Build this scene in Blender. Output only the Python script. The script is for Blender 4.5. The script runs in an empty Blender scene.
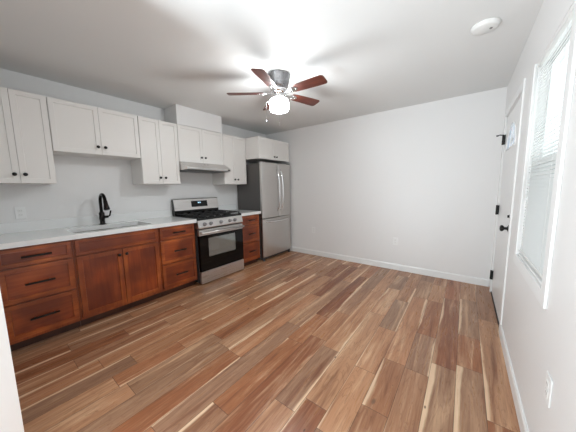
import bpy, bmesh, math, random
from mathutils import Vector, Matrix

random.seed(7)
SC = bpy.context.scene
COL = SC.collection

# ------------------------------------------------------------------ camera
CAM_POS = Vector((3.4437, -3.8318, 1.2938))
YAW, PITCH, ROLL, FPX = 0.6468, 0.1186, -0.016, 234.5886
fw = Vector((-math.sin(YAW) * math.cos(PITCH), math.cos(YAW) * math.cos(PITCH), -math.sin(PITCH)))
r0 = Vector((math.cos(YAW), math.sin(YAW), 0))
u0 = r0.cross(fw)
rt = math.cos(ROLL) * r0 + math.sin(ROLL) * u0
up = -math.sin(ROLL) * r0 + math.cos(ROLL) * u0
cam_data = bpy.data.cameras.new('camera')
cam = bpy.data.objects.new('camera', cam_data)
COL.objects.link(cam)
cam_data.sensor_width = 36
cam_data.lens = FPX * 36 / 576
cam_data.clip_start = 0.02
M = Matrix((rt, up, -fw)).transposed().to_4x4()
M.translation = CAM_POS
cam.matrix_world = M
SC.camera = cam

# ------------------------------------------------------------------ light and exposure
SC.view_settings.view_transform = 'Standard'
SC.view_settings.look = 'None'
SC.view_settings.gamma = 1
SC.view_settings.use_curve_mapping = False
SC.view_settings.exposure = 0.31

W, H = 3.761, 2.4185          # room width (x), ceiling height
YF = -3.809                   # room face of the partition beside the camera
YR = -7.2                     # far wall of the space behind the camera

world = bpy.data.worlds.new('world')
SC.world = world
world.use_nodes = True
wn = world.node_tree.nodes
wn['Background'].inputs[0].default_value = (0.93, 0.97, 1.0, 1)
wn['Background'].inputs[1].default_value = 1.55

def area_light(name, loc, rot, sx, sy, power, color):
    d = bpy.data.lights.new(name, 'AREA')
    d.shape = 'RECTANGLE'; d.size = sx; d.size_y = sy
    d.energy = power; d.color = color
    o = bpy.data.objects.new(name, d)
    COL.objects.link(o)
    o.location = loc; o.rotation_euler = rot
    return o
# added fill lights in the unseen space behind the camera, to brighten the room
area_light('fill_light_up', (1.8, -5.1, 0.4), Vector((0.0, 0.42, 1)).to_track_quat('-Z', 'Y').to_euler(), 0.45, 1.6, 122, (0.85, 0.945, 1.0))
area_light('fill_light_rear', (2.3, YR + 0.05, 1.35), (math.radians(90), 0, 0), 2.4, 1.7, 14, (0.88, 0.95, 1.0))
LAMP_STRENGTH = 58.0

# ------------------------------------------------------------------ helpers
def lin(c):
    c = c / 255.0
    return c / 12.92 if c <= 0.04045 else ((c + 0.055) / 1.055) ** 2.4
def rgb(r, g, b):
    return (lin(r), lin(g), lin(b), 1)

class NT:
    """small wrapper for writing node trees"""
    def __init__(self, name):
        self.m = bpy.data.materials.new(name)
        self.m.use_nodes = True
        self.t = self.m.node_tree
        self.t.nodes.clear()
        self.out = self.t.nodes.new('ShaderNodeOutputMaterial')
    def n(self, typ, props=None, **ins):
        nd = self.t.nodes.new(typ)
        for k, v in (props or {}).items():
            setattr(nd, k, v)
        for k, v in ins.items():
            key = int(k[1:]) if k[0] == 'i' and k[1:].isdigit() else k.replace('_', ' ')
            self.put(nd.inputs[key], v)
        return nd
    def put(self, sock, v):
        if isinstance(v, bpy.types.NodeSocket):
            self.t.links.new(v, sock)
        else:
            sock.default_value = v
    def math(self, op, a, b=0.0, c=None, clamp=False):
        nd = self.n('ShaderNodeMath', {'operation': op, 'use_clamp': clamp}, i0=a, i1=b)
        if c is not None:
            self.put(nd.inputs[2], c)
        return nd.outputs[0]
    def mix(self, f, a, b, blend='MIX'):
        nd = self.t.nodes.new('ShaderNodeMix')
        nd.data_type = 'RGBA'; nd.blend_type = blend
        self.put(nd.inputs[0], f); self.put(nd.inputs[6], a); self.put(nd.inputs[7], b)
        return nd.outputs[2]
    def smooth(self, v, lo, hi, a=0.0, b=1.0):
        nd = self.n('ShaderNodeMapRange', {'interpolation_type': 'SMOOTHSTEP'}, i0=v, i1=lo, i2=hi, i3=a, i4=b)
        return nd.outputs[0]
    def bsdf(self, **ins):
        nd = self.n('ShaderNodeBsdfPrincipled')
        for k, v in ins.items():
            self.put(nd.inputs[k.replace('_', ' ')], v)
        self.t.links.new(nd.outputs[0], self.out.inputs[0])
        return nd

def plain(name, col, rough=0.5, metal=0.0, noise=0.0, scale=40, bump=0.0, spec=0.5, coat=0.0):
    k = NT(name)
    c = col
    tc = k.n('ShaderNodeTexCoord').outputs['Object']
    nz = k.n('ShaderNodeTexNoise', None, Vector=tc, Scale=scale, Detail=4.0).outputs[0]
    if noise:
        dark = tuple(x * (1 - noise) for x in col[:3]) + (1,)
        lite = tuple(min(1, x * (1 + noise)) for x in col[:3]) + (1,)
        c = k.mix(nz, dark, lite)
    b = k.bsdf(Base_Color=c, Roughness=rough, Metallic=metal)
    b.inputs['Specular IOR Level'].default_value = spec
    if coat:
        b.inputs['Coat Weight'].default_value = coat
        b.inputs['Coat Roughness'].default_value = 0.15
    if bump:
        bp = k.n('ShaderNodeBump', None, Strength=bump, Distance=0.002, Height=nz)
        k.put(b.inputs['Normal'], bp.outputs[0])
    return k.m

def brushed(name, col, rough, axis='z', metal=1.0):
    k = NT(name)
    tc = k.n('ShaderNodeTexCoord').outputs['Object']
    sc = {'z': (300, 300, 3), 'y': (300, 3, 300), 'x': (3, 300, 300)}[axis]
    mp = k.n('ShaderNodeMapping', None, Vector=tc, Scale=sc).outputs[0]
    nz = k.n('ShaderNodeTexNoise', None, Vector=mp, Scale=1.0, Detail=3.0).outputs[0]
    r = k.smooth(nz, 0.25, 0.75, rough * 0.8, rough * 1.25)
    c = k.mix(nz, tuple(x * 0.93 for x in col[:3]) + (1,), tuple(min(1, x * 1.05) for x in col[:3]) + (1,))
    k.bsdf(Base_Color=c, Roughness=r, Metallic=metal)
    return k.m

def wood(name, dark, mid, lite, axis='z', rough=0.38, scale=1.0, coat=0.25):
    k = NT(name)
    tc = k.n('ShaderNodeTexCoord').outputs['Object']
    s = {'z': (38, 38, 2.6), 'y': (38, 2.6, 38), 'x': (2.6, 38, 38)}[axis]
    mp = k.n('ShaderNodeMapping', None, Vector=tc, Scale=tuple(x * scale for x in s)).outputs[0]
    n1 = k.n('ShaderNodeTexNoise', None, Vector=mp, Scale=1.0, Detail=6.0, Roughness=0.6, Distortion=0.5).outputs[0]
    n2 = k.n('ShaderNodeTexNoise', None, Vector=tc, Scale=3.5 * scale, Detail=2.0).outputs[0]
    c = k.mix(k.smooth(n1, 0.3, 0.75), mid, lite)
    c = k.mix(k.smooth(n2, 0.35, 0.75, 0.75, 0.0), c, dark)
    c = k.mix(k.smooth(n1, 0.18, 0.42, 0.55, 0.0), c, dark)
    b = k.bsdf(Base_Color=c, Roughness=rough)
    b.inputs['Coat Weight'].default_value = coat
    b.inputs['Coat Roughness'].default_value = 0.25
    return k.m

# ------------------------------------------------------------------ materials
MT = {}
MT['wall'] = plain('white_wall_paint', rgb(234, 233, 232), 0.42, bump=0.06, scale=220, spec=0.5)
MT['ceiling'] = plain('white_ceiling_paint', rgb(234, 235, 234), 0.8, bump=0.12, scale=150, spec=0.2)
MT['trim'] = plain('white_gloss_trim', rgb(238, 238, 237), 0.3)
MT['cab_white'] = plain('white_cabinet_paint', rgb(236, 233, 229), 0.42, noise=0.01, scale=8)
MT['cab_inside'] = plain('cabinet_underside', rgb(205, 198, 186), 0.6)
MT['quartz'] = plain('white_quartz', rgb(238, 239, 238), 0.16, noise=0.02, scale=60)
MT['black'] = plain('matte_black_metal', rgb(20, 19, 19), 0.35, metal=0.3)
MT['bronze'] = plain('black_bronze', rgb(26, 21, 20), 0.25, metal=0.7)
MT['cherry_v'] = wood('cherry_stained_maple_upright', rgb(96, 36, 13), rgb(164, 74, 27), rgb(200, 108, 46), 'z')
MT['cherry_h'] = wood('cherry_stained_maple_level', rgb(96, 36, 13), rgb(164, 74, 27), rgb(200, 108, 46), 'y')
MT['cherry_panel_v'] = wood('cherry_stained_panel_upright', rgb(84, 28, 11), rgb(132, 52, 18), rgb(164, 76, 28), 'z')
MT['cherry_panel_h'] = wood('cherry_stained_panel_level', rgb(84, 28, 11), rgb(142, 58, 21), rgb(172, 84, 34), 'y')
MT['toe'] = wood('shade_toned_toe_board', rgb(44, 20, 10), rgb(70, 34, 18), rgb(86, 44, 24), 'y')  # dark tone puts the shade of the recess into the board's colour
MT['steel_v'] = brushed('brushed_steel_upright', (0.63, 0.61, 0.59), 0.34, 'z')
MT['steel_h'] = brushed('brushed_steel_level', (0.66, 0.645, 0.63), 0.32, 'y')
MT['steel_sink'] = brushed('satin_sink_steel', (0.62, 0.61, 0.6), 0.28, 'y')
MT['chrome'] = plain('polished_chrome', (0.82, 0.82, 0.83, 1), 0.1, metal=1.0)
MT['nickel'] = brushed('brushed_nickel', (0.36, 0.36, 0.37), 0.28, 'z')
MT['fridge_side'] = plain('dark_grey_fridge_side', rgb(84, 81, 79), 0.4, bump=0.05, scale=300)
MT['enamel'] = plain('black_enamel', rgb(15, 15, 16), 0.16)
MT['iron'] = plain('cast_iron', rgb(22, 22, 23), 0.55, bump=0.1, scale=200)
MT['black_glass'] = plain('black_oven_glass', rgb(5, 5, 6), 0.06, spec=0.3)
MT['grey_plastic'] = plain('grey_plastic', rgb(70, 70, 72), 0.4)
MT['white_plastic'] = plain('white_plastic', rgb(236, 236, 234), 0.35)
MT['plate'] = plain('white_cover_plate', rgb(240, 240, 239), 0.3)
MT['slot'] = plain('dark_slot', rgb(120, 118, 116), 0.6)
MT['oven_cavity'] = plain('grey_oven_enamel', rgb(150, 155, 152), 0.4, noise=0.1, scale=90)
MT['blade'] = wood('cherry_blade_veneer', rgb(50, 20, 14), rgb(80, 34, 24), rgb(112, 56, 40), 'x', rough=0.4, coat=0.15)
MT['gasket'] = plain('black_gasket', rgb(24, 22, 21), 0.8)  # flat black for the refrigerator door gasket

def emitter(name, col, strength):
    k = NT(name)
    e = k.n('ShaderNodeEmission', None, Color=col, Strength=strength)
    k.t.links.new(e.outputs[0], k.out.inputs[0])
    return k.m
MT['globe'] = emitter('lit_opal_glass', (0.94, 0.98, 1.0, 1), LAMP_STRENGTH)
MT['display_led'] = emitter('display_digits_blue', (0.45, 0.75, 1.0, 1), 1.6)

def glass_pane(name, tint, trans, gloss):
    k = NT(name)
    a = k.n('ShaderNodeBsdfTransparent', None, Color=tint)
    g = k.n('ShaderNodeBsdfGlossy', None, Color=(1, 1, 1, 1), Roughness=0.03)
    m = k.n('ShaderNodeMixShader', None, i0=gloss, i1=a.outputs[0], i2=g.outputs[0])
    k.t.links.new(m.outputs[0], k.out.inputs[0])
    return k.m
MT['screen'] = glass_pane('grey_insect_mesh', (0.62, 0.62, 0.62, 1), 1, 0.0)
MT['pane'] = glass_pane('clear_window_glass', (0.95, 0.98, 0.97, 1), 1, 0.06)

def textured_glass():
    k = NT('patterned_door_glass')
    tc = k.n('ShaderNodeTexCoord').outputs['Object']
    v = k.n('ShaderNodeTexVoronoi', None, Vector=tc, Scale=38.0).outputs['Distance']
    a = k.n('ShaderNodeBsdfTransparent', None, Color=k.mix(v, (0.7, 0.74, 0.78, 1), (0.5, 0.55, 0.6, 1)))
    d = k.n('ShaderNodeBsdfTranslucent', None, Color=(0.8, 0.84, 0.88, 1))
    g = k.n('ShaderNodeBsdfGlossy', None, Color=(1, 1, 1, 1), Roughness=0.12)
    m1 = k.n('ShaderNodeMixShader', None, i0=0.5, i1=a.outputs[0], i2=d.outputs[0])
    m2 = k.n('ShaderNodeMixShader', None, i0=0.12, i1=m1.outputs[0], i2=g.outputs[0])
    k.t.links.new(m2.outputs[0], k.out.inputs[0])
    return k.m
MT['door_glass'] = textured_glass()

def oven_glass():
    k = NT('coated_oven_window')
    a = k.n('ShaderNodeBsdfTransparent', None, Color=(0.75, 0.78, 0.77, 1))
    d = k.n('ShaderNodeBsdfDiffuse', None, Color=rgb(150, 156, 152))  # grey coating tone, also painted in to stand for the reflected bright room
    g = k.n('ShaderNodeBsdfGlossy', None, Color=(1, 1, 1, 1), Roughness=0.05)
    m1 = k.n('ShaderNodeMixShader', None, i0=0.35, i1=a.outputs[0], i2=d.outputs[0])
    m2 = k.n('ShaderNodeMixShader', None, i0=0.18, i1=m1.outputs[0], i2=g.outputs[0])
    k.t.links.new(m2.outputs[0], k.out.inputs[0])
    return k.m
MT['oven_glass'] = oven_glass()

def slat_mat():
    k = NT('white_vinyl_slat')
    d = k.n('ShaderNodeBsdfPrincipled')
    d.inputs['Base Color'].default_value = rgb(240, 241, 240)
    d.inputs['Roughness'].default_value = 0.4
    t = k.n('ShaderNodeBsdfTranslucent', None, Color=(0.94, 0.95, 0.95, 1))
    m = k.n('ShaderNodeMixShader', None, i0=0.38, i1=d.outputs[0], i2=t.outputs[0])
    k.t.links.new(m.outputs[0], k.out.inputs[0])
    return k.m
MT['slat'] = slat_mat()

def floor_mat():
    k = NT('mixed_tone_wood_planks')
    PW, PL = 0.148, 1.25
    tc = k.n('ShaderNodeTexCoord').outputs['Object']
    sp = k.n('ShaderNodeSeparateXYZ', None, Vector=tc)
    x, y = sp.outputs[0], sp.outputs[1]
    xr = k.math('DIVIDE', k.math('SUBTRACT', W, x), PW)
    row = k.math('FLOOR', xr)
    u = k.math('FRACT', xr)
    def wnoise(a, b, seed):
        v = k.n('ShaderNodeCombineXYZ', None, X=a, Y=b, Z=seed).outputs[0]
        nd = k.n('ShaderNodeTexWhiteNoise', {'noise_dimensions': '3D'}, Vector=v)
        return nd.outputs[0]
    off = wnoise(row, 3.0, 1.7)
    yr = k.math('ADD', k.math('DIVIDE', y, PL), k.math('MULTIPLY', off, 5.0))
    pid0 = k.math('FLOOR', yr)
    v0 = k.math('FRACT', yr)
    # a random split makes some planks short
    has = k.math('GREATER_THAN', wnoise(row, pid0, 9.1), 0.55)
    sp_at = k.math('ADD', 0.35, k.math('MULTIPLY', wnoise(row, pid0, 4.4), 0.3))
    second = k.math('MULTIPLY', has, k.math('GREATER_THAN', v0, sp_at))
    pid = k.math('ADD', k.math('MULTIPLY', pid0, 2.0), second)
    dv = k.math('MINIMUM', v0, k.math('SUBTRACT', 1.0, v0))
    dsplit = k.math('ADD', k.math('ABSOLUTE', k.math('SUBTRACT', v0, sp_at)), k.math('MULTIPLY', k.math('SUBTRACT', 1.0, has), 10.0))
    dv = k.math('MULTIPLY', k.math('MINIMUM', dv, dsplit), PL)
    du = k.math('MULTIPLY', k.math('MINIMUM', u, k.math('SUBTRACT', 1.0, u)), PW)
    edge = k.math('MINIMUM', du, dv)
    r1, r2, r3, r4, r5 = (wnoise(row, pid, s) for s in (11.3, 23.9, 37.1, 51.7, 63.3))
    # plank tone
    rp = k.n('ShaderNodeValToRGB', None, Fac=r1)
    cr = rp.color_ramp
    tones = [(0.0, rgb(130, 74, 46)), (0.16, rgb(162, 104, 68)), (0.32, rgb(150, 114, 90)), (0.48, rgb(180, 124, 86)), (0.64, rgb(150, 112, 86)), (0.82, rgb(188, 138, 102)), (1.0, rgb(164, 100, 64))]
    while len(cr.elements) < len(tones):
        cr.elements.new(0.5)
    for e, (p, c) in zip(cr.elements, tones):
        e.position = p; e.color = c
    base = rp.outputs[0]
    # grain, offset per plank
    gx = k.math('ADD', k.math('MULTIPLY', x, 1.0), k.math('MULTIPLY', r2, 40.0))
    gy = k.math('ADD', y, k.math('MULTIPLY', r3, 60.0))
    gv = k.n('ShaderNodeCombineXYZ', None, X=k.math('MULTIPLY', gx, 46.0), Y=k.math('MULTIPLY', gy, 2.6), Z=0.0).outputs[0]
    grain = k.n('ShaderNodeTexNoise', None, Vector=gv, Scale=1.0, Detail=7.0, Roughness=0.62, Distortion=0.6).outputs[0]
    gv2 = k.n('ShaderNodeCombineXYZ', None, X=k.math('MULTIPLY', gx, 9.0), Y=k.math('MULTIPLY', gy, 1.3), Z=0.0).outputs[0]
    broad = k.n('ShaderNodeTexNoise', None, Vector=gv2, Scale=1.0, Detail=3.0, Distortion=1.2).outputs[0]
    rings = k.math('PINGPONG', k.math('MULTIPLY', broad, 9.0), 0.5)
    mv = k.n('ShaderNodeCombineXYZ', None, X=k.math('MULTIPLY', gx, 13.0), Y=k.math('MULTIPLY', gy, 0.9), Z=0.0).outputs[0]
    mot = k.n('ShaderNodeTexNoise', None, Vector=mv, Scale=1.0, Detail=5.0, Roughness=0.55, Distortion=0.8).outputs[0]
    fv = k.n('ShaderNodeCombineXYZ', None, X=k.math('MULTIPLY', gx, 150.0), Y=k.math('MULTIPLY', gy, 5.0), Z=0.0).outputs[0]
    fine = k.n('ShaderNodeTexNoise', None, Vector=fv, Scale=1.0, Detail=4.0, Roughness=0.7).outputs[0]
    c = k.mix(k.smooth(mot, 0.5, 0.72, 0.0, 0.75), base, rgb(216, 176, 140))
    c = k.mix(k.smooth(mot, 0.28, 0.46, 0.75, 0.0), c, rgb(112, 62, 38))
    c = k.mix(k.smooth(grain, 0.45, 0.75, 0.0, 0.35), c, rgb(212, 172, 136))
    c = k.mix(k.smooth(grain, 0.22, 0.48, 0.6, 0.0), c, rgb(104, 62, 40))
    c = k.mix(k.smooth(fine, 0.25, 0.5, 0.35, 0.0), c, rgb(96, 58, 38))
    c = k.mix(k.smooth(rings, 0.0, 0.12, 0.3, 0.0), c, rgb(112, 66, 42))
    # pale sapwood along one edge of some planks
    uu = k.math('ADD', k.math('MULTIPLY', u, k.math('SUBTRACT', 1.0, k.math('MULTIPLY', k.math('GREATER_THAN', r4, 0.5), 2.0))), k.math('GREATER_THAN', r4, 0.5))
    sv = k.n('ShaderNodeCombineXYZ', None, X=k.math('MULTIPLY', r5, 90.0), Y=k.math('MULTIPLY', y, 0.75), Z=k.math('MULTIPLY', row, 3.3)).outputs[0]
    sn = k.n('ShaderNodeTexNoise', None, Vector=sv, Scale=1.0, Detail=5.0, Roughness=0.45).outputs[0]
    width = k.math('MULTIPLY', k.math('SUBTRACT', sn, k.math('ADD', 0.37, k.math('MULTIPLY', r2, 0.2))), 1.1)
    sap = k.smooth(k.math('SUBTRACT', width, uu), -0.04, 0.06)
    sap = k.math('MULTIPLY', sap, k.smooth(grain, 0.15, 0.5, 0.62, 0.95))
    c = k.mix(sap, c, rgb(228, 194, 160))
    # knots
    kv = k.n('ShaderNodeCombineXYZ', None, X=k.math('MULTIPLY', gx, 5.0), Y=k.math('MULTIPLY', gy, 2.4), Z=0.0).outputs[0]
    kn = k.n('ShaderNodeTexVoronoi', None, Vector=kv, Scale=1.0)
    kd = kn.outputs['Distance']
    pick = k.math('GREATER_THAN', k.n('ShaderNodeSeparateColor', None, i0=kn.outputs['Color']).outputs[0], 0.84)
    c = k.mix(k.math('MULTIPLY', pick, k.smooth(k.math('ADD', kd, k.math('MULTIPLY', grain, 0.12)), 0.07, 0.14, 0.6, 0.0)), c, rgb(62, 36, 24))
    kn2 = k.n('ShaderNodeTexVoronoi', None, Vector=kv, Scale=2.3)
    pick2 = k.math('GREATER_THAN', k.n('ShaderNodeSeparateColor', None, i0=kn2.outputs['Color']).outputs[1], 0.8)
    c = k.mix(k.math('MULTIPLY', pick2, k.smooth(kn2.outputs['Distance'], 0.03, 0.09, 0.8, 0.0)), c, rgb(50, 30, 22))
    c = k.mix(k.smooth(edge, 0.0006, 0.0022, 0.75, 0.0), c, rgb(58, 34, 24))
    b = k.bsdf(Base_Color=c, Roughness=k.smooth(grain, 0.2, 0.8, 0.36, 0.24))
    b.inputs['Specular IOR Level'].default_value = 0.5
    hgt = k.math('ADD', k.smooth(edge, 0.0, 0.003), k.math('MULTIPLY', grain, 0.15))
    bp = k.n('ShaderNodeBump', None, Strength=0.25, Distance=0.0015, Height=hgt)
    k.put(b.inputs['Normal'], bp.outputs[0])
    return k.m
MT['floor'] = floor_mat()

# ------------------------------------------------------------------ mesh helpers
def merge(bm, tmp):
    me = bpy.data.meshes.new('tmp')
    tmp.to_mesh(me); tmp.free()
    bm.from_mesh(me)
    bpy.data.meshes.remove(me)

def box(bm, x0, x1, y0, y1, z0, z1, bev=0.0, seg=2, mi=0, rot=None, piv=None):
    t = bmesh.new()
    bmesh.ops.create_cube(t, size=1)
    for v in t.verts:
        v.co = Vector(((x0 + x1) / 2 + v.co.x * (x1 - x0), (y0 + y1) / 2 + v.co.y * (y1 - y0), (z0 + z1) / 2 + v.co.z * (z1 - z0)))
    if bev:
        bmesh.ops.bevel(t, geom=t.edges[:], offset=bev, segments=seg, profile=0.5, affect='EDGES')
    for f in t.faces:
        f.material_index = mi
    if rot:
        bmesh.ops.rotate(t, verts=t.verts, cent=piv, matrix=rot)
    merge(bm, t)

def shaker(bm, x0, x1, y0, y1, z0, z1, rail=0.057, deep=0.008, panel=1):
    """five-piece front facing +x: slab with a recessed centre panel (second material slot)"""
    t = bmesh.new()
    bmesh.ops.create_cube(t, size=1)
    for v in t.verts:
        v.co = Vector(((x0 + x1) / 2 + v.co.x * (x1 - x0), (y0 + y1) / 2 + v.co.y * (y1 - y0), (z0 + z1) / 2 + v.co.z * (z1 - z0)))
    t.faces.ensure_lookup_table()
    f = max(t.faces, key=lambda q: q.normal.x)
    bmesh.ops.inset_region(t, faces=[f], thickness=rail, depth=0)
    bmesh.ops.inset_region(t, faces=[f], thickness=0.003, depth=-deep)
    f.material_index = panel
    es = [e for e in t.edges if all(abs(v.co.x - x1) < 1e-6 for v in e.verts) and
          (all(abs(v.co.y - y0) < 1e-6 for v in e.verts) or all(abs(v.co.y - y1) < 1e-6 for v in e.verts) or
           all(abs(v.co.z - z0) < 1e-6 for v in e.verts) or all(abs(v.co.z - z1) < 1e-6 for v in e.verts))]
    bmesh.ops.bevel(t, geom=es, offset=0.0025, segments=2, profile=0.5, affect='EDGES')
    merge(bm, t)

def lathe(bm, prof, cx, cy, cz=0.0, seg=32, axis='z', mi=0):
    t = bmesh.new()
    rings = []
    for r, h in prof:
        ring = []
        if r < 1e-6:
            ring = [t.verts.new((0, 0, h))]
        else:
            for i in range(seg):
                a = 2 * math.pi * i / seg
                ring.append(t.verts.new((r * math.cos(a), r * math.sin(a), h)))
        rings.append(ring)
    for a, b in zip(rings[:-1], rings[1:]):
        if len(a) == 1 and len(b) == 1:
            continue
        for i in range(seg):
            j = (i + 1) % seg
            if len(a) == 1:
                t.faces.new((a[0], b[j], b[i]))
            elif len(b) == 1:
                t.faces.new((a[i], a[j], b[0]))
            else:
                t.faces.new((a[i], a[j], b[j], b[i]))
    for ring, flip in ((rings[0], True), (rings[-1], False)):
        if len(ring) > 1:
            t.faces.new(ring[::-1] if flip else ring)
    bmesh.ops.recalc_face_normals(t, faces=t.faces)
    for f in t.faces:
        f.material_index = mi; f.smooth = True
    mat = {'z': Matrix.Identity(4), 'x': Matrix.Rotation(math.pi / 2, 4, 'Y'), '-x': Matrix.Rotation(-math.pi / 2, 4, 'Y'),
           'y': Matrix.Rotation(-math.pi / 2, 4, 'X')}[axis]
    bmesh.ops.transform(t, matrix=Matrix.Translation((cx, cy, cz)) @ mat, verts=t.verts)
    merge(bm, t)

def tube(bm, pts, r, seg=12, mi=0, radii=None):
    t = bmesh.new()
    pts = [Vector(p) for p in pts]
    prev = None
    rings = []
    for i, p in enumerate(pts):
        if i == 0: d = pts[1] - pts[0]
        elif i == len(pts) - 1: d = pts[-1] - pts[-2]
        else: d = (pts[i + 1] - pts[i]).normalized() + (pts[i] - pts[i - 1]).normalized()
        d.normalize()
        if prev is None:
            a = Vector((0, 0, 1)) if abs(d.z) < 0.9 else Vector((0, 1, 0))
            n = d.cross(a).normalized()
        else:
            n = (prev - d * prev.dot(d)).normalized()
        prev = n
        b = d.cross(n)
        rr = radii[i] if radii else r
        rings.append([t.verts.new(p + (n * math.cos(2 * math.pi * k / seg) + b * math.sin(2 * math.pi * k / seg)) * rr) for k in range(seg)])
    for A, B in zip(rings[:-1], rings[1:]):
        for i in range(seg):
            j = (i + 1) % seg
            t.faces.new((A[i], A[j], B[j], B[i]))
    t.faces.new(rings[0][::-1]); t.faces.new(rings[-1])
    bmesh.ops.recalc_face_normals(t, faces=t.faces)
    for f in t.faces:
        f.smooth = True; f.material_index = mi
    merge(bm, t)

def prism(bm, poly, axis, a, b, mi=0, bev=0.0):
    """extrude a 2-D outline along an axis; poly in the other two axes (x: (y,z), y: (x,z), z: (x,y))"""
    t = bmesh.new()
    def P(p, w):
        return {'x': (w, p[0], p[1]), 'y': (p[0], w, p[1]), 'z': (p[0], p[1], w)}[axis]
    A = [t.verts.new(P(p, a)) for p in poly]
    B = [t.verts.new(P(p, b)) for p in poly]
    t.faces.new(A); t.faces.new(B)
    n = len(poly)
    for i in range(n):
        t.faces.new((A[i], A[(i + 1) % n], B[(i + 1) % n], B[i]))
    bmesh.ops.recalc_face_normals(t, faces=t.faces)
    if bev:
        bmesh.ops.bevel(t, geom=t.edges[:], offset=bev, segments=2, profile=0.5, affect='EDGES')
    for f in t.faces:
        f.material_index = mi
    merge(bm, t)

def cells(bm, us, vs, w0, w1, solid, axis):
    """slab between w0 and w1 made of grid cells, some left open; axis is the slab's normal"""
    t = bmesh.new()
    def P(u, v, w):
        return {'x': (w, u, v), 'y': (u, w, v), 'z': (u, v, w)}[axis]
    nu, nv = len(us) - 1, len(vs) - 1
    ok = lambda i, j: 0 <= i < nu and 0 <= j < nv and solid(i, j)
    def q(*ps):
        t.faces.new([t.verts.new(p) for p in ps])
    for i in range(nu):
        for j in range(nv):
            if not ok(i, j): continue
            u0_, u1_, v0_, v1_ = us[i], us[i + 1], vs[j], vs[j + 1]
            for w in (w0, w1):
                q(P(u0_, v0_, w), P(u1_, v0_, w), P(u1_, v1_, w), P(u0_, v1_, w))
            if not ok(i - 1, j): q(P(u0_, v0_, w0), P(u0_, v1_, w0), P(u0_, v1_, w1), P(u0_, v0_, w1))
            if not ok(i + 1, j): q(P(u1_, v0_, w0), P(u1_, v1_, w0), P(u1_, v1_, w1), P(u1_, v0_, w1))
            if not ok(i, j - 1): q(P(u0_, v0_, w0), P(u1_, v0_, w0), P(u1_, v0_, w1), P(u0_, v0_, w1))
            if not ok(i, j + 1): q(P(u0_, v1_, w0), P(u1_, v1_, w0), P(u1_, v1_, w1), P(u0_, v1_, w1))
    bmesh.ops.remove_doubles(t, verts=t.verts, dist=1e-5)
    bmesh.ops.recalc_face_normals(t, faces=t.faces)
    merge(bm, t)

def world_loc(o):
    v = Vector((0, 0, 0))
    while o is not None:
        v += o.location
        o = o.parent
    return v

def obj(name, bm, mats, parent=None, label=None):
    me = bpy.data.meshes.new(name)
    bm.to_mesh(me); bm.free()
    for m in (mats if isinstance(mats, (list, tuple)) else [mats]):
        me.materials.append(MT[m])
    o = bpy.data.objects.new(name, me)
    COL.objects.link(o)
    if parent is not None:
        o.parent = parent
        o.location = -world_loc(parent)
    if label:
        o['label'] = label
    return o

def thing(name, label, cat, loc, group=None):
    o = bpy.data.objects.new(name, None)
    COL.objects.link(o)
    o.empty_display_size = 0.1
    o.location = loc
    o['label'] = label; o['category'] = cat
    if group: o['group'] = group
    return o

def structure(name, bm, mats, label=None, parent=None):
    o = obj(name, bm, mats, parent)
    if parent is None:
        o['kind'] = 'structure'
    if label:
        o['label'] = label
    return o

BM = bmesh.new

# ------------------------------------------------------------------ the room
b = BM(); box(b, 0, W + 0.12, YR, 0.0, -0.06, 0); structure('floor', b, 'floor', 'mixed tone brown wood plank floor running to the back wall')
b = BM(); box(b, -0.12, W + 0.12, YR - 0.12, 0.12, H, H + 0.08); structure('ceiling', b, 'ceiling', 'flat white ceiling above the kitchen')
b = BM(); box(b, -0.12, 0, YR, 0.12, -0.06, H); structure('wall_left', b, 'wall', 'white wall behind the kitchen cabinets')
b = BM(); box(b, 0, W, 0, 0.12, -0.06, H); structure('wall_back', b, 'wall', 'plain white wall at the far end of the room')
DY0, DY1, DZ = -1.165, -0.205, 2.035           # door opening
WY0, WY1, WZ0, WZ1 = -2.30, -1.60, 0.81, 2.055  # window opening
b = BM()
ys = [YR, WY0, WY1, DY0, DY1, 0.12]; zs = [-0.06, 0.0, WZ0, DZ, WZ1, H]
cells(b, ys, zs, W, W + 0.12, lambda i, j: not ((i == 1 and j in (2, 3)) or (i == 3 and j in (1, 2))), 'x')
structure('wall_right', b, 'wall', 'white wall with the front door and the window')
b = BM(); box(b, 0, 1.9, YF - 0.125, YF, 0, H); structure('wall_front', b, 'wall', 'white partition end beside the drawers at lower left')
b = BM(); box(b, 0, W, YR - 0.12, YR, -0.06, H); structure('wall_rear', b, 'wall', 'white wall of the space behind the camera')
b = BM(); box(b, 0.001, 0.325, -2.118, -1.39, 2.168, H - 0.001); structure('wall_chase', b, 'wall', 'white boxed duct chase above the cabinet over the range')

BH = 0.092
def baseboard(name, x0, x1, y0, y1, label, face):
    bb = BM()
    t = 0.012
    prof = [(0, 0), (t, 0), (t, BH - 0.012), (t * 0.45, BH), (0, BH)]
    if face == 'y':
        prism(bb, [(-p[0] + y0, p[1]) for p in prof], 'x', x0, x1)
    else:
        prism(bb, [(-p[0] + x0, p[1]) for p in prof], 'y', y0, y1)
    structure(name, bb, 'trim', label)
baseboard('baseboard_back', 0.0, W - 0.0125, 0.0, 0, 'white baseboard along the far wall', 'y')
baseboard('baseboard_right', W, 0, YR, DY0 - 0.05, 'white baseboard under the window on the right wall', 'x')

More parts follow.
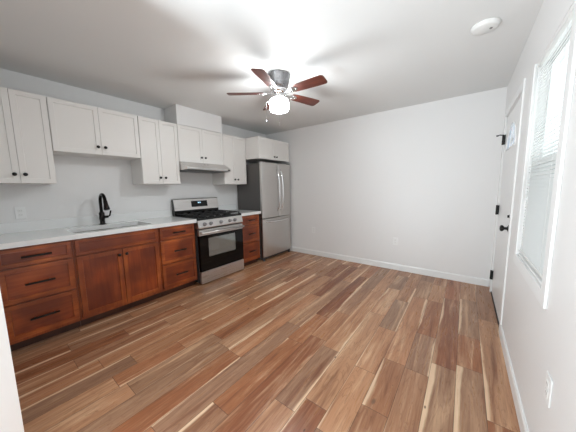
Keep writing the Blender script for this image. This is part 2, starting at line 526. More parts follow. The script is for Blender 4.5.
# door with casing
b = BM()
cz = 0.011
for (y0, y1, z0, z1) in ((DY1, DY1 + 0.062, 0, DZ + 0.062), (DY0 - 0.05, DY0, 0, DZ + 0.062), (DY0, DY1, DZ, DZ + 0.062)):
    box(b, W - cz, W + 0.001, y0, y1, z0, z1, 0.003)
box(b, W, W + 0.12, DY1 - 0.012, DY1 - 0.001, 0, DZ); box(b, W, W + 0.12, DY0 + 0.001, DY0 + 0.012, 0, DZ); box(b, W, W + 0.12, DY0 + 0.012, DY1 - 0.012, DZ - 0.012, DZ - 0.001)
structure('trim_1', b, 'trim', 'white casing and jamb around the front door')

dx0, dx1 = W + 0.004, W + 0.048
dy0, dy1, dz0, dz1 = DY0 + 0.016, DY1 - 0.016, 0.022, DZ - 0.016
dmid = (dy0 + dy1) / 2
FR, FZ = 0.28, 1.65                        # half-round light
b = BM()
N = 24
arc = [(dmid + FR * math.cos(math.pi * i / N), FZ + FR * 0.82 * math.sin(math.pi * i / N)) for i in range(N + 1)]
lower = [(dy0, dz0), (dy1, dz0), (dy1, FZ), (dmid + FR, FZ), (dmid - FR, FZ), (dy0, FZ)]
prism(b, lower, 'x', dx0, dx1)
upper = [(dy1, FZ)] + [(dy1, dz1), (dy0, dz1), (dy0, FZ)] + [p for p in arc[::-1]]
prism(b, upper, 'x', dx0, dx1)
def raised(bb, y0, y1, z0, z1):
    t = bmesh.new()
    bmesh.ops.create_grid(t, x_segments=1, y_segments=1, size=0.5)
    for v in t.verts:
        v.co = Vector((dx0 - 0.0005, (y0 + y1) / 2 + v.co.x * (y1 - y0), (z0 + z1) / 2 + v.co.y * (z1 - z0)))
    bmesh.ops.recalc_face_normals(t, faces=t.faces)
    f = t.faces[0]
    if f.normal.x > 0: f.normal_flip()
    bmesh.ops.inset_region(t, faces=[f], thickness=0.008, depth=0.003)
    bmesh.ops.inset_region(t, faces=[f], thickness=0.014, depth=-0.0025)
    bmesh.ops.inset_region(t, faces=[f], thickness=0.02, depth=0.0015)
    merge(bb, t)
for y0, y1 in ((dy0 + 0.12, dmid - 0.055), (dmid + 0.055, dy1 - 0.12)):
    raised(b, y0, y1, 0.24, 0.78)
    raised(b, y0, y1, 0.9, 1.5)
door = structure('door_1', b, 'trim', 'white panelled front door with a half round glass light and black hardware')
b = BM()
prism(b, arc, 'x', dx0 + 0.006, dx0 + 0.012)
obj('door_glass', b, 'door_glass', door, 'patterned half round glass light')
b = BM()
tube(b, [(dx0 - 0.001, p[0], p[1]) for p in arc], 0.006, 8)
tube(b, [(dx0 - 0.001, dmid - FR - 0.01, FZ), (dx0 - 0.001, dmid + FR + 0.01, FZ)], 0.006, 8)
for a in (45, 90, 135):
    tube(b, [(dx0 + 0.005, dmid + 0.08 * math.cos(math.radians(a)), FZ + 0.07 * math.sin(math.radians(a))), (dx0 + 0.005, dmid + FR * math.cos(math.radians(a)), FZ + 0.82 * FR * math.sin(math.radians(a)))], 0.006, 6)
tube(b, [(dx0 + 0.005, dmid + 0.085 * math.cos(math.pi * i / 10), FZ + 0.075 * math.sin(math.pi * i / 10)) for i in range(11)], 0.006, 6)
obj('light_frame', b, 'trim', door)
for i, z in enumerate((1.79, 1.005, 0.225)):
    b = BM()
    box(b, W - 0.014, W + 0.003, DY1 - 0.032, DY1 + 0.004, z - 0.052, z + 0.052, 0.002)
    tube(b, [(W - 0.017, DY1 - 0.014, z - 0.055), (W - 0.017, DY1 - 0.014, z + 0.055)], 0.008, 12)
    hg = obj('hinge', b, 'black', door, 'black butt hinge')
    if i == 0:
        b = BM()
        tube(b, [(W - 0.017, DY1 - 0.014, z + 0.052), (W - 0.045, DY1 + 0.01, z + 0.06), (W - 0.06, DY1 + 0.015, z + 0.054)], 0.006, 8)
        lathe(b, [(0, 0), (0.011, 0), (0.011, 0.012), (0, 0.012)], W - 0.063, DY1 + 0.016, z + 0.048, 12)
        obj('door_stop', b, 'black', hg, 'black hinge pin door stop')
ky = dy0 + 0.062
b = BM()
lathe(b, [(0, 0), (0.033, 0), (0.033, 0.006), (0.02, 0.012), (0.012, 0.018), (0.012, 0.032), (0.022, 0.038), (0.028, 0.047), (0.026, 0.057), (0.015, 0.062), (0, 0.063)], dx0, ky, 0.915, 24, '-x')
obj('door_knob', b, 'black', door, 'round black door knob')
b = BM()
lathe(b, [(0, 0), (0.024, 0), (0.024, 0.004), (0.018, 0.007), (0, 0.007)], dx0, ky, 1.02, 24, '-x')
box(b, dx0 - 0.02, dx0 - 0.006, ky - 0.004, ky + 0.004, 1.008, 1.032, 0.003)
obj('deadbolt', b, 'black', door, 'black deadbolt thumb turn')
b = BM()
box(b, W - 0.004, W + 0.12, DY0 + 0.001, DY1 - 0.001, 0.0, 0.018, 0.003)
obj('threshold', b, 'bronze', door, 'dark bronze threshold')

# window with casing
b = BM()
cw, ct = 0.068, 0.012
box(b, W - ct, W, WY1, WY1 + cw, WZ0 - cw, WZ1, 0.003)
box(b, W - ct, W, WY0 - cw, WY0, WZ0 - cw, WZ1 + 0.3, 0.003) if False else box(b, W - ct, W, WY0 - cw, WY0, WZ0 - cw, WZ1, 0.003)
box(b, W - ct, W, WY0, WY1, WZ0 - cw, WZ0, 0.003)
win = structure('window_1', b, 'trim', 'white double hung window with trim on the right wall')
b = BM()
fx0, fx1 = W + 0.06, W + 0.105
f = 0.035
box(b, fx0, fx1, WY0, WY0 + f, WZ0, WZ1); box(b, fx0, fx1, WY1 - f, WY1, WZ0, WZ1)
box(b, fx0, fx1, WY0 + f, WY1 - f, WZ0, WZ0 + f); box(b, fx0, fx1, WY0 + f, WY1 - f, WZ1 - f, WZ1)
obj('window_frame', b, 'trim', win)
b = BM()
zm = 1.44
box(b, fx0 - 0.012, fx1 - 0.01, WY0 + f, WY1 - f, zm - 0.02, zm + 0.02, 0.003)
obj('meeting_rail', b, 'trim', win)
for z0, z1, xx in ((WZ0 + f, zm - 0.02, fx0 + 0.012), (zm + 0.02, WZ1 - f, fx0 + 0.03)):
    b = BM(); box(b, xx, xx + 0.004, WY0 + f, WY1 - f, z0, z1); obj('glass_pane', b, 'pane', win)
b = BM(); box(b, fx1 - 0.004, fx1 - 0.002, WY0 + f, WY1 - f, WZ0 + f, zm); obj('insect_screen', b, 'screen', win, 'grey insect screen over the lower sash')
b = BM(); box(b, W, fx0, WY0 + 0.001, WY1 - 0.001, WZ0 + 0.0005, WZ0 + 0.012, 0.002); obj('sill', b, 'trim', win)

# venetian blind hanging in the window
bl = thing('venetian_blind', 'white horizontal mini blind lowered over the window on the right wall', 'blind', (W + 0.03, (WY0 + WY1) / 2, WZ1))
bx = W + 0.014
b = BM(); box(b, bx - 0.014, bx + 0.014, WY0 + 0.006, WY1 - 0.006, WZ1 - 0.03, WZ1 - 0.002, 0.002); obj('head_rail', b, 'white_plastic', bl)
b = BM()
pitch, sw, tilt = 0.0205, 0.0254, math.radians(55)
z = WZ1 - 0.045
while z > WZ0 + 0.05:
    p = []
    for i in range(4):
        s = (i / 3 - 0.5)
        crown = 0.0022 * (1 - (2 * s) ** 2)
        px, pz = s * sw * math.cos(tilt), -s * sw * math.sin(tilt)
        p.append((bx - px + crown * math.sin(tilt), z + pz + crown * math.cos(tilt)))
    for (q0, q1) in zip(p[:-1], p[1:]):
        f_ = [b.verts.new((q0[0], WY0 + 0.008, q0[1])), b.verts.new((q0[0], WY1 - 0.008, q0[1])), b.verts.new((q1[0], WY1 - 0.008, q1[1])), b.verts.new((q1[0], WY0 + 0.008, q1[1]))]
        b.faces.new(f_).smooth = True
    z -= pitch
bmesh.ops.remove_doubles(b, verts=b.verts, dist=1e-5)
obj('slats', b, 'slat', bl)
b = BM(); box(b, bx - 0.012, bx + 0.012, WY0 + 0.008, WY1 - 0.008, z - 0.004, z + 0.012, 0.003); obj('bottom_rail', b, 'white_plastic', bl)
for yy in (WY0 + 0.12, WY1 - 0.12):
    b = BM(); tube(b, [(bx - 0.013, yy, WZ1 - 0.03), (bx - 0.013, yy, z)], 0.0008, 6); obj('ladder_cord', b, 'white_plastic', bl)
b = BM(); tube(b, [(bx - 0.02, WY1 - 0.05, WZ1 - 0.03), (bx - 0.021, WY1 - 0.052, 1.2)], 0.004, 8); obj('tilt_wand', b, 'white_plastic', bl)

# ------------------------------------------------------------------ upper cabinets
def knob(bm, x, y, z):
    lathe(bm, [(0, 0), (0.007, 0), (0.006, 0.01), (0.0135, 0.014), (0.0155, 0.02), (0.013, 0.027), (0, 0.028)], x, y, z, 16, 'x')

TOP = 2.166
def wall_cabinet(label, y0, y1, z0, z1=TOP, depth=0.325, knob_z=0.078, name='wall_cabinet'):
    t = thing(name, label, 'cabinet', (0.0, (y0 + y1) / 2, z0), 'white wall cabinets')
    bb = BM()
    box(bb, 0.001, depth - 0.02, y0, y1, z0, z1, 0.001)
    body = obj('cabinet_body', bb, 'cab_white', t)
    g = 0.0022
    ym = (y0 + y1) / 2
    for k, (a, c) in enumerate(((y0 + 0.002, ym - g / 2), (ym + g / 2, y1 - 0.002))):
        bb = BM(); shaker(bb, depth - 0.0195, depth, a, c, z0 + 0.0015, z1 - 0.003, rail=0.056, deep=0.008, panel=0)
        d = obj('cabinet_door', bb, 'cab_white', t)
        bb = BM(); knob(bb, depth, (c - 0.031) if k == 0 else (a + 0.031), z0 + knob_z)
        obj('knob', bb, 'black', d, 'small black round knob')
    return t
UB, SB = 1.372, 1.676
Y = dict(c1=-3.806, c12=-3.348, c23=-2.594, c34=-2.122, c45=-1.385, c56=-0.9)
e = 0.0012
wall_cabinet('tall white double door wall cabinet at far left of the kitchen', Y['c1'], Y['c12'] - e, UB)
wall_cabinet('short white double door wall cabinet hung above the sink and faucet', Y['c12'] + e, Y['c23'] - e, SB)
wall_cabinet('tall white double door wall cabinet between the sink cabinet and the range hood', Y['c23'] + e, Y['c34'] - e, UB)
wall_cabinet('short white double door wall cabinet directly above the range hood', Y['c34'] + e, Y['c45'] - e, SB)
wall_cabinet('tall white double door wall cabinet between the range hood and the refrigerator', Y['c45'] + e, Y['c56'] - e, UB)
wall_cabinet('short deep white cabinet above the refrigerator', -0.894, -0.045, 1.803, TOP, 0.632, 0.055)

# ------------------------------------------------------------------ base cabinets
XF = 0.632
def pull(bm, y, z, L=0.165):
    x = XF
    for s in (-1, 1):
        tube(bm, [(x - 0.001, y + s * L * 0.34, z), (x + 0.03, y + s * L * 0.34, z)], 0.0045, 10)
    tube(bm, [(x + 0.03, y - L / 2, z), (x + 0.03, y + L / 2, z)], 0.0085, 12)

def base_body(t, y0, y1):
    bb = BM()
    box(bb, 0.001, XF - 0.02, y0, y1, 0.082, 0.864)
    obj('cabinet_body', bb, 'cherry_v', t)
    bb = BM()
    box(bb, 0.02, 0.55, y0, y1, 0.0, 0.0815)
    obj('toe_kick', bb, 'toe', t, 'recessed toe kick with its shade painted dark brown')

def drawer(t, y0, y1, z0, z1, L):
    bb = BM(); shaker(bb, XF - 0.0195, XF, y0, y1, z0, z1, rail=0.05 if z1 - z0 > 0.2 else 0.04, panel=1)
    d = obj('drawer', bb, ['cherry_h', 'cherry_panel_h'], t)
    bb = BM(); pull(bb, (y0 + y1) / 2, (z0 + z1) / 2, L)
    obj('handle', bb, 'black', d, 'black bar pull')

def drawer_base(label, y0, y1, L=0.165, left_stile=0.012, right_stile=0.012):
    t = thing('drawer_base_cabinet', label, 'cabinet', (0.3, (y0 + y1) / 2, 0), 'cherry base cabinets')
    base_body(t, y0, y1)
    a, c = y0 + left_stile, y1 - right_stile
    drawer(t, a, c, 0.706, 0.852, L)
    drawer(t, a, c, 0.411, 0.694, L)
    drawer(t, a, c, 0.112, 0.399, L)
drawer_base('dark cherry three drawer base cabinet at the left end of the counter', -3.807, -3.349, 0.175)
drawer_base('cherry three drawer base cabinet between the sink cabinet and the range', -2.597, -2.14, 0.15)
drawer_base('narrow cherry three drawer base cabinet between the range and the refrigerator', -1.352, -0.925, 0.14)

t = thing('sink_base_cabinet', 'cherry base cabinet with two doors under the sink', 'cabinet', (0.3, -2.973, 0), 'cherry base cabinets')
y0, y1 = -3.347, -2.599
bb = BM()
ys = [y0, y0 + 0.012, y1 - 0.012, y1]
box(bb, 0.001, XF - 0.02, y0, y0 + 0.012, 0.082, 0.864); box(bb, 0.001, XF - 0.02, y1 - 0.012, y1, 0.082, 0.864)
box(bb, 0.001, XF - 0.02, y0 + 0.012, y1 - 0.012, 0.082, 0.116)
box(bb, XF - 0.04, XF - 0.02, y0 + 0.012, y1 - 0.012, 0.69, 0.864); box(bb, XF - 0.04, XF - 0.02, y0 + 0.012, y1 - 0.012, 0.116, 0.69)
obj('cabinet_body', bb, 'cherry_v', t)
bb = BM(); box(bb, 0.02, 0.55, y0, y1, 0.0, 0.0815); obj('toe_kick', bb, 'toe', t, 'recessed toe kick with its shade painted dark brown')
bb = BM(); shaker(bb, XF - 0.0195, XF, y0 + 0.012, y1 - 0.012, 0.706, 0.852, rail=0.04); obj('false_drawer_front', bb, ['cherry_h', 'cherry_panel_h'], t)
ym = (y0 + y1) / 2
for k, (a, c) in enumerate(((y0 + 0.012, ym - 0.002), (ym + 0.002, y1 - 0.012))):
    bb = BM(); shaker(bb, XF - 0.0195, XF, a, c, 0.112, 0.697, rail=0.058)
    d = obj('cabinet_door', bb, ['cherry_v', 'cherry_panel_v'], t)
    bb = BM(); knob(bb, XF, (c - 0.03) if k == 0 else (a + 0.03), 0.64); obj('knob', bb, 'black', d, 'small black round knob')

# ------------------------------------------------------------------ counter, sink, faucet
CZ0, CZ1, CX = 0.8645, 0.9085, 0.657
SX0, SX1, SY0, SY1 = 0.17, 0.565, -3.318, -2.632
t = thing('countertop', 'long white quartz countertop with the sink cut into it', 'countertop', (0.3, -2.97, CZ0), 'white quartz countertops')
bb = BM()
cells(bb, [0.001, SX0, SX1, CX], [-3.807, SY0, SY1, -2.128], CZ0, CZ1, lambda i, j: not (i == 1 and j == 1), 'z')
obj('counter_slab', bb, 'quartz', t)
bb = BM(); box(bb, 0.001, 0.02, -3.807, -2.128, CZ1, CZ1 + 0.1, 0.0015); obj('backsplash', bb, 'quartz', t)
t = thing('countertop', 'short white quartz countertop between the range and the refrigerator', 'countertop', (0.3, -1.13, CZ0), 'white quartz countertops')
bb = BM(); box(bb, 0.001, CX, -1.353, -0.905, CZ0, CZ1, 0.002); obj('counter_slab', bb, 'quartz', t)
bb = BM(); box(bb, 0.001, 0.02, -1.353, -0.905, CZ1, CZ1 + 0.1, 0.0015); obj('backsplash', bb, 'quartz', t)

t = thing('kitchen_sink', 'double bowl stainless sink set under the long white countertop', 'sink', (0.37, -2.97, 0.68))
def bowl(y0, y1, depth):
    tb = bmesh.new()
    x0, x1 = SX0 - 0.004, SX1 + 0.004
    zt = CZ0 - 0.001
    def ring(inset, z, r=0.05, n=6):
        pts = []
        X0, X1, Y0, Y1 = x0 + inset, x1 - inset, y0 + inset, y1 - inset
        for (cx_, cy_, a0) in ((X1 - r, Y1 - r, 0), (X0 + r, Y1 - r, 90), (X0 + r, Y0 + r, 180), (X1 - r, Y0 + r, 270)):
            for i in range(n + 1):
                a = math.radians(a0 + 90 * i / n)
                pts.append(tb.verts.new((cx_ + r * math.cos(a), cy_ + r * math.sin(a), z)))
        return pts
    rs = [ring(-0.01, zt, 0.05), ring(0.0, zt, 0.05), ring(0.006, zt - depth * 0.8, 0.05), ring(0.025, zt - depth * 0.97, 0.05), ring(0.06, zt - depth, 0.04)]
    for A, B in zip(rs[:-1], rs[1:]):
        n = len(A)
        for i in range(n):
            tb.faces.new((A[i], A[(i + 1) % n], B[(i + 1) % n], B[i])).smooth = True
    tb.faces.new(rs[-1])
    return tb
DIV = -2.86
for (a, c, d) in ((SY0 - 0.002, DIV - 0.012, 0.2), (DIV + 0.012, SY1 + 0.002, 0.18)):
    bw = obj('sink_bowl', bowl(a, c, d), 'steel_sink', t)
    md = bw.modifiers.new('thick', 'SOLIDIFY'); md.thickness = 0.0015; md.offset = 0
    bb = BM(); lathe(bb, [(0, 0.0), (0.03, 0.0), (0.043, 0.003), (0.045, 0.0)], 0.32, (a + c) / 2, CZ0 - d + 0.001, 20); obj('drain', bb, 'chrome', bw)

t = thing('kitchen_faucet', 'black gooseneck pull down faucet behind the sink', 'faucet', (0.09, -2.945, CZ1))
fx, fy = 0.088, -2.972
bb = BM()
lathe(bb, [(0, 0), (0.034, 0), (0.034, 0.006), (0.025, 0.012), (0.024, 0.05), (0.027, 0.06), (0.027, 0.13), (0.02, 0.145), (0.017, 0.15), (0, 0.15)], fx, fy, CZ1 + 0.0006, 24)
obj('faucet_body', bb, 'bronze', t)
bb = BM()
pts = [(fx, fy, CZ1 + 0.145), (fx, fy, CZ1 + 0.25)]
R_ = 0.083
for i in range(13):
    a = math.pi - math.pi * 0.93 * i / 12
    pts.append((fx + R_ + R_ * math.cos(a), fy + 0.0, CZ1 + 0.265 + R_ * math.sin(a)))
tube(bb, pts, 0.016, 14)
obj('spout', bb, 'bronze', t)
bb = BM()
p1 = Vector(pts[-1]); d = (Vector(pts[-1]) - Vector(pts[-2])).normalized()
tube(bb, [p1 - d * 0.002, p1 + d * 0.02, p1 + d * 0.05, p1 + d * 0.1, p1 + d * 0.11], 0.015, 14, radii=[0.017, 0.02, 0.021, 0.03, 0.027])
obj('spray_head', bb, 'bronze', t)
bb = BM()
tube(bb, [(fx, fy + 0.015, CZ1 + 0.085), (fx, fy + 0.06, CZ1 + 0.085)], 0.015, 12)
tube(bb, [(fx, fy + 0.05, CZ1 + 0.085), (fx, fy + 0.075, CZ1 + 0.095), (fx + 0.005, fy + 0.088, CZ1 + 0.155)], 0.008, 10)
obj('lever_handle', bb, 'bronze', t)

# ------------------------------------------------------------------ range
RY0, RY1 = -2.124, -1.361
RX = 0.685
t = thing('gas_range', 'freestanding stainless gas range with black oven door and cast iron grates', 'range', (0.35, (RY0 + RY1) / 2, 0))
bb = BM()
cells(bb, [0.03, 0.2, 0.6, 0.642], [RY0 + 0.002, RY0 + 0.1, RY1 - 0.1, RY1 - 0.002], 0.03, 0.3, lambda i, j: True, 'z')
cells(bb, [0.03, 0.2, 0.642], [RY0 + 0.002, RY0 + 0.1, RY1 - 0.1, RY1 - 0.002], 0.3, 0.68, lambda i, j: not (i == 1 and j == 1), 'z')
box(bb, 0.03, 0.642, RY0 + 0.002, RY1 - 0.002, 0.68, 0.885)
obj('range_body', bb, 'grey_plastic', t)
bb = BM()
box(bb, 0.201, 0.64, RY0 + 0.101, RY0 + 0.104, 0.301, 0.679); box(bb, 0.201, 0.64, RY1 - 0.104, RY1 - 0.101, 0.301, 0.679)
box(bb, 0.201, 0.204, RY0 + 0.104, RY1 - 0.104, 0.301, 0.679); box(bb, 0.204, 0.64, RY0 + 0.104, RY1 - 0.104, 0.301, 0.304)
obj('oven_liner', bb, 'oven_cavity', t)
for zz in (0.44, 0.53):
    bb = BM()
    for i in range(12):
        yy = RY0 + 0.115 + i * (RY1 - RY0 - 0.23) / 11
        tube(bb, [(0.22, yy, zz), (0.62, yy, zz)], 0.0025, 6)
    for xx in (0.225, 0.615):
        tube(bb, [(xx, RY0 + 0.105, zz), (xx, RY1 - 0.105, zz)], 0.004, 6)
    obj('oven_rack', bb, 'chrome', t)
# cooktop
bb = BM()
box(bb, 0.03, 0.67, RY0 + 0.001, RY1 - 0.001, 0.886, 0.917, 0.006)
obj('cooktop', bb, 'enamel', t)
for (bxx, byy, rr) in ((0.22, RY0 + 0.17, 0.04), (0.52, RY0 + 0.17, 0.048), (0.37, (RY0 + RY1) / 2, 0.045), (0.22, RY1 - 0.17, 0.036), (0.52, RY1 - 0.17, 0.05)):
    bb = BM()
    lathe(bb, [(0, 0), (rr + 0.012, 0), (rr + 0.01, 0.008), (rr, 0.009), (rr, 0.018), (rr - 0.006, 0.022), (0, 0.022)], bxx, byy, 0.916, 20)
    obj('burner', bb, 'iron', t)
third = (RY1 - RY0 - 0.04) / 3
for k in range(3):
    a = RY0 + 0.02 + k * third + 0.003; c = a + third - 0.006
    bb = BM()
    zt, zb = 0.951, 0.937
    w = 0.006
    for yy in (a + w, c - w):
        box(bb, 0.075, 0.645, yy - w, yy + w, zb, zt, 0.003)
    for xx in (0.081, 0.36, 0.639):
        box(bb, xx - w, xx + w, a + 2 * w, c - 2 * w, zb, zt, 0.002)
    ymid = (a + c) / 2
    for xc in (0.22, 0.5):
        box(bb, xc - 0.115, xc - 0.03, ymid - w, ymid + w, zb, zt, 0.002)
        box(bb, xc + 0.03, xc + 0.115, ymid - w, ymid + w, zb, zt, 0.002)
        box(bb, xc - w, xc + w, a + 2 * w, ymid - 0.035, zb, zt, 0.002)
        box(bb, xc - w, xc + w, ymid + 0.035, c - 2 * w, zb, zt, 0.002)
    for xx in (0.081, 0.36, 0.639):
        for yy in (a + w, c - w):
            box(bb, xx - w, xx + w, yy - w, yy + w, 0.9165, zb)
    obj('burner_grate', bb, 'iron', t, 'black cast iron grate')
# backguard
bb = BM()
prism(bb, [(0.022, 0.918), (0.1, 0.918), (0.098, 0.985), (0.07, 1.145), (0.065, 1.152), (0.022, 1.152)], 'y', RY0 + 0.004, RY1 - 0.004, 0)
bg = obj('backguard', bb, 'enamel', t)
bb = BM()
prism(bb, [(0.0985, 0.987), (0.108, 0.987), (0.08, 1.148), (0.066, 1.161), (0.066, 1.152), (0.0705, 1.146)], 'y', RY0 + 0.004, RY1 - 0.004, 0, 0.001)
bgs = obj('backguard_panel', bb, 'steel_h', t)
bb = BM()
rotm = Matrix.Rotation(-math.atan2(0.03, 0.165), 3, 'Y')
cy_ = (RY0 + RY1) / 2 + 0.03
box(bb, 0.091, 0.0955, cy_ - 0.14, cy_ + 0.14, 1.028, 1.12, 0.001, rot=rotm, piv=Vector((0.093, cy_, 1.072)))
disp = obj('display', bb, 'black_glass', bgs, 'dark clock display')
bb = BM()
for k, dy in enumerate((-0.022, -0.006, 0.014)):
    box(bb, 0.0945, 0.0962, cy_ + dy - 0.005, cy_ + dy + 0.005, 1.082, 1.1, 0, rot=rotm, piv=Vector((0.093, cy_, 1.072)))
obj('display_light', bb, 'display_led', disp, 'glowing pale blue clock segments')
# control panel and knobs
bb = BM()
prism(bb, [(0.6, 0.776), (0.69, 0.776), (0.694, 0.79), (0.674, 0.87), (0.668, 0.8855), (0.6, 0.8855)], 'y', RY0 + 0.001, RY1 - 0.001, 0, 0.0015)
cpn = obj('control_panel', bb, 'steel_h', t)
for yy in (-2.03, -1.935, -1.768, -1.61, -1.515):
    bb = BM()
    tm = bmesh.new()
    merge_dummy = None
    lathe(bb, [(0, 0), (0.026, 0), (0.026, 0.004), (0.021, 0.007), (0.019, 0.03), (0.016, 0.034), (0, 0.034)], 0, 0, 0, 20, 'x')
    tm.free()
    box(bb, 0.03, 0.04, -0.004, 0.004, -0.018, 0.018, 0.002)
    bmesh.ops.transform(bb, matrix=Matrix.Translation((0.683, yy, 0.83)) @ Matrix.Rotation(-math.radians(14), 4, 'Y'), verts=bb.verts)
    obj('knob', bb, 'steel_h', cpn, 'stainless burner knob with dark skirt') if False else obj('knob', bb, 'nickel', cpn, 'stainless burner knob')
# oven door
DX0 = 0.645
bb = BM()
oy0, oy1 = RY0 + 0.004, RY1 - 0.004
wy0, wy1, wz0, wz1 = -1.985, -1.513, 0.375, 0.636
cells(bb, [oy0, wy0, wy1, oy1], [0.19, wz0, wz1, 0.678], DX0, RX, lambda i, j: not (i == 1 and j == 1), 'x')
od = obj('oven_door', bb, 'black_glass', t, 'black glass oven door')
bb = BM(); box(bb, DX0 + 0.002, RX + 0.001, oy0, oy1, 0.679, 0.758, 0.003); obj('door_trim', bb, 'steel_h', od, 'stainless strip along the door top')
bb = BM(); box(bb, RX - 0.008, RX - 0.004, wy0 + 0.0005, wy1 - 0.0005, wz0 + 0.0005, wz1 - 0.0005); obj('oven_window', bb, 'oven_glass', od, 'grey oven window')
bb = BM()
for yy in (oy0 + 0.05, oy1 - 0.05):
    box(bb, RX + 0.001, RX + 0.04, yy - 0.012, yy + 0.012, 0.705, 0.733, 0.004)
tube(bb, [(RX + 0.045, oy0 + 0.015, 0.719), (RX + 0.045, oy1 - 0.015, 0.719)], 0.0145, 16)
obj('door_handle', bb, 'steel_h', od, 'stainless bar handle')
bb = BM(); box(bb, DX0, RX, oy0, oy1, 0.022, 0.184, 0.004)
obj('storage_drawer', bb, 'steel_h', t, 'stainless bottom drawer')
for xx in (0.1, 0.58):
    for yy in (RY0 + 0.06, RY1 - 0.06):
        bb = BM(); lathe(bb, [(0, 0), (0.018, 0), (0.018, 0.01), (0.01, 0.012), (0.01, 0.031), (0, 0.031)], xx, yy, 0, 12); obj('foot', bb, 'black', t)

# ------------------------------------------------------------------ range hood
t = thing('range_hood', 'slim stainless under cabinet range hood above the range', 'range hood', (0.25, (RY0 + RY1) / 2, SB))
hy0, hy1 = Y['c34'] + 0.004, Y['c45'] - 0.004
bb = BM()
hz = 1.562
prism(bb, [(0.002, hz + 0.0), (0.49, hz + 0.0), (0.498, hz + 0.006), (0.498, hz + 0.032), (0.345, SB - 0.001), (0.002, SB - 0.001)], 'y', hy0, hy1, 0, 0.0015)
hood = obj('hood_shell', bb, 'steel_h', t)
bb = BM(); box(bb, 0.03, 0.46, hy0 + 0.02, hy1 - 0.02, hz - 0.006, hz - 0.0005); obj('hood_filter', bb, 'grey_plastic', t, 'dark mesh filter')
rh = Matrix.Rotation(math.radians(-28), 3, 'Y')
for k in range(2):
    bb = BM()
    ycc = (hy0 + hy1) / 2 + (k - 0.5) * 0.05
    box(bb, 0.387, 0.399, ycc - 0.014, ycc + 0.014, 1.6455, 1.6495, 0.001, rot=Matrix.Rotation(math.radians(28), 3, 'Y'), piv=Vector((0.393, ycc, 1.6475))); obj('rocker_switch', bb, 'grey_plastic', hood, 'small grey rocker switch')
bb = BM(); box(bb, 0.498, 0.4995, hy1 - 0.06, hy1 - 0.02, hz + 0.01, hz + 0.028, 0.0005); obj('badge', bb, 'black', hood, 'small black badge')

# ------------------------------------------------------------------ refrigerator
FX, FY0, FY1 = 0.6735, -0.876, -0.052
t = thing('refrigerator', 'stainless french door refrigerator with bottom freezer and dark grey sides', 'refrigerator', (0.34, (FY0 + FY1) / 2, 0))
bb = BM(); box(bb, 0.03, 0.6, FY0 + 0.004, FY1 - 0.004, 0.03, 1.725, 0.004); obj('fridge_cabinet', bb, 'fridge_side', t, 'dark grey refrigerator body')
bb = BM(); box(bb, 0.6, 0.615, FY0 + 0.012, FY1 - 0.012, 0.06, 1.715); obj('door_gasket', bb, 'gasket', t)
def curved_front(y0, y1, z0, z1, bow=0.006):
    tb = BM()
    n = 10
    poly = [(0.615, y0), (0.615, y1)]
    for i in range(n + 1):
        s = 1 - i / n
        edge_r = 0.012 * (1 if i in (0, n) else 0)
        poly.append((FX - bow + bow * (1 - (2 * s - 1) ** 2) - edge_r, y0 + (y1 - y0) * s))
    prism(tb, poly, 'z', z0, z1, 0, 0.0015)
    return tb
fm = -0.425
for k, (a, c) in enumerate(((FY0, fm - 0.003), (fm + 0.003, FY1))):
    d = obj('fridge_door', curved_front(a, c, 0.772, 1.742), 'steel_v', t)
    hyy = (c - 0.045) if k == 0 else (a + 0.045)
    bb = BM()
    pts = []
    for i in range(17):
        s = i / 16
        bowx = 0.062 * math.sin(math.pi * min(1, max(0, s))) ** 0.55
        pts.append((FX - 0.004 + bowx, hyy, 0.88 + 0.75 * s))
    tube(bb, pts, 0.0115, 12)
    obj('handle', bb, 'chrome', d, 'curved polished bar handle')
d = obj('freezer_drawer', curved_front(FY0, FY1, 0.075, 0.76), 'steel_v', t)
bb = BM()
pts = []
for i in range(17):
    s = i / 16
    pts.append((FX - 0.004 + 0.06 * math.sin(math.pi * s) ** 0.5, FY0 + 0.07 + (FY1 - FY0 - 0.14) * s, 0.705))
tube(bb, pts, 0.0115, 12)
obj('handle', bb, 'chrome', d, 'polished bar handle across the freezer')
bb = BM(); box(bb, 0.45, 0.635, FY0 + 0.01, FY1 - 0.01, 0.025, 0.072, 0.004); obj('kick_grille', bb, 'grey_plastic', t, 'grey toe grille')
for yy in (FY0 + 0.04, FY1 - 0.04):
    bb = BM(); lathe(bb, [(0, 0), (0.022, 0), (0.022, 0.012), (0.012, 0.014), (0.012, 0.03), (0, 0.03)], 0.63, yy, 0, 14); obj('foot', bb, 'grey_plastic', t)
    bb = BM(); box(bb, 0.1, 0.16, yy - 0.02, yy + 0.02, 0.0, 0.032); obj('roller', bb, 'grey_plastic', t)
    bb = BM(); box(bb, 0.56, 0.66, yy - 0.03, yy + 0.03, 1.7425, 1.757, 0.004); obj('hinge_cover', bb, 'fridge_side', t)

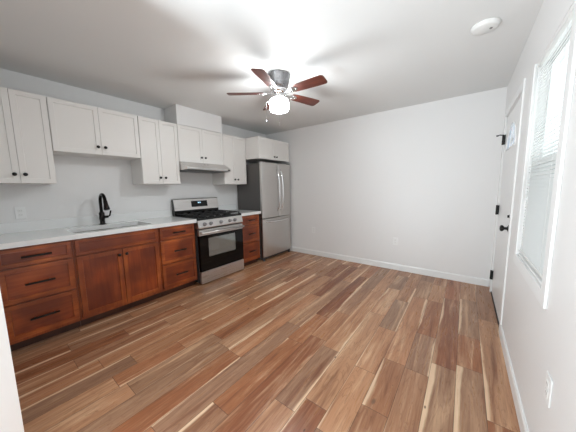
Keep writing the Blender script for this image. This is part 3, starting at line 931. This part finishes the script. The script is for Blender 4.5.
# ------------------------------------------------------------------ ceiling fan
FXc, FYc = 1.88, -1.88
t = thing('ceiling_fan', 'five blade cherry ceiling fan with a lit white globe', 'ceiling fan', (FXc, FYc, H))
bb = BM()
lathe(bb, [(0, H - 0.001), (0.113, H - 0.001), (0.116, H - 0.008), (0.115, H - 0.016), (0.107, H - 0.024), (0.104, H - 0.075), (0.094, H - 0.11), (0.08, H - 0.135), (0, H - 0.135)], FXc, FYc, 0, 40)
obj('motor_housing', bb, 'nickel', t, 'brushed nickel motor housing')
bb = BM()
lathe(bb, [(0, 2.283), (0.082, 2.283), (0.09, 2.268), (0.088, 2.25), (0.07, 2.238), (0.056, 2.22), (0.054, 2.206), (0.068, 2.2), (0.07, 2.189), (0, 2.189)], FXc, FYc, 0, 40)
obj('light_fitter', bb, 'chrome', t, 'polished chrome hub and light fitter')
bb = BM()
prof = [(0.06, 2.188), (0.085, 2.182), (0.095, 2.168), (0.098, 2.15), (0.098, 2.105), (0.094, 2.085), (0.082, 2.072), (0.06, 2.066), (0, 2.065)]
lathe(bb, [(0, 2.1885)] + prof, FXc, FYc, 0, 40)
obj('globe', bb, 'globe', t, 'glowing white glass globe')
BZ = 2.245
for ang in (217, 289, 1, 73, 145):
    rot = Matrix.Translation((FXc, FYc, BZ)) @ Matrix.Rotation(math.radians(ang), 4, 'Z')
    pitchm = Matrix.Rotation(math.radians(-12), 4, 'X')
    tb = BM()
    outline = [(0.155, -0.042), (0.2, -0.052), (0.43, -0.062), (0.5, -0.062), (0.516, -0.05), (0.52, -0.03), (0.52, 0.03), (0.516, 0.05), (0.5, 0.062), (0.43, 0.062), (0.2, 0.052), (0.155, 0.042)]
    prism(tb, outline, 'z', -0.003, 0.003, 0, 0.001)
    bl_ = obj('blade', tb, 'blade', t, 'dark cherry fan blade')
    bl_.matrix_world = Matrix.Identity(4)
    bl_.location = Vector((FXc, FYc, BZ)) - world_loc(t)
    bl_.rotation_euler = (rot.to_3x3() @ pitchm.to_3x3()).to_euler()
    tb = BM()
    prism(tb, [(0.07, -0.012), (0.12, -0.014), (0.15, -0.036), (0.2, -0.03), (0.225, 0.0), (0.2, 0.03), (0.15, 0.036), (0.12, 0.014), (0.07, 0.012)], 'z', -0.0085, -0.0035, 0, 0.0015)
    for sx_, sy_ in ((0.165, -0.02), (0.165, 0.02), (0.205, 0)):
        lathe(tb, [(0, -0.0115), (0.005, -0.011), (0.006, -0.0085), (0, -0.0085)], sx_, sy_, 0, 10)
    br = bpy.data.objects.new('blade_iron', bpy.data.meshes.new('blade_iron'))
    tb.to_mesh(br.data); tb.free(); br.data.materials.append(MT['chrome'])
    COL.objects.link(br); br.parent = bl_; br['label'] = 'chrome blade bracket'
for (px, py, L) in ((-0.075, -0.04, 0.2), (0.055, -0.07, 0.27)):
    bb = BM()
    tube(bb, [(FXc + px, FYc + py, 2.185), (FXc + px * 1.6, FYc + py * 1.6, 2.165), (FXc + px * 1.62, FYc + py * 1.62, 2.19 - L)], 0.0013, 6)
    lathe(bb, [(0, 0), (0.005, 0.004), (0.006, 0.014), (0.002, 0.024), (0, 0.025)], FXc + px * 1.62, FYc + py * 1.62, 2.17 - L, 10)
    obj('pull_chain', bb, 'nickel', t)

# ------------------------------------------------------------------ small fittings
t = thing('smoke_detector', 'round white smoke detector on the ceiling', 'smoke detector', (3.487, -1.53, H))
bb = BM()
lathe(bb, [(0, H - 0.0005), (0.083, H - 0.0005), (0.083, H - 0.01), (0.078, H - 0.014), (0.076, H - 0.022), (0.066, H - 0.029), (0, H - 0.031)], 3.487, -1.53, 0, 40)
sd = obj('detector_body', bb, 'white_plastic', t)
bb = BM(); lathe(bb, [(0, H - 0.033), (0.009, H - 0.0325), (0.01, H - 0.029), (0, H - 0.029)], 3.52, -1.53, 0, 16); obj('test_button', bb, 'slot', t, 'small dark test button')

def outlet(label, pos, face):
    tt = thing('wall_outlet', label, 'outlet', pos, 'white outlet plates')
    def mk(fn):
        q = BM(); fn(q)
        m = {'x': Matrix.Identity(4), '-y': Matrix.Rotation(math.radians(-90), 4, 'Z'), '-x': Matrix.Rotation(math.radians(180), 4, 'Z')}[face]
        bmesh.ops.transform(q, matrix=Matrix.Translation(pos) @ m, verts=q.verts)
        return q
    p = obj('cover_plate', mk(lambda q: box(q, 0.0003, 0.006, -0.036, 0.036, -0.058, 0.058, 0.0025)), 'plate', tt)
    for s in (-0.02, 0.02):
        r_ = obj('receptacle', mk(lambda q: box(q, 0.0055, 0.0082, -0.0165, 0.0165, s - 0.0145, s + 0.0145, 0.002)), 'white_plastic', tt)
        def slots(q):
            box(q, 0.008, 0.0084, -0.0075, -0.0055, s - 0.004, s + 0.006); box(q, 0.008, 0.0084, 0.0055, 0.0075, s - 0.004, s + 0.006)
        obj('socket_slots', mk(slots), 'slot', r_)
outlet('white outlet plate on the kitchen wall above the left end of the counter', (0.0, -3.585, 1.095), 'x')
outlet('white outlet plate low on the middle of the far wall', (2.624, 0.0, 0.45), '-y')
outlet('faint white outlet plate low on the far wall near the refrigerator', (1.16, 0.0, 0.49), '-y')
outlet('white outlet plate low on the right wall nearest the camera', (W, -2.52, 0.47), '-x')
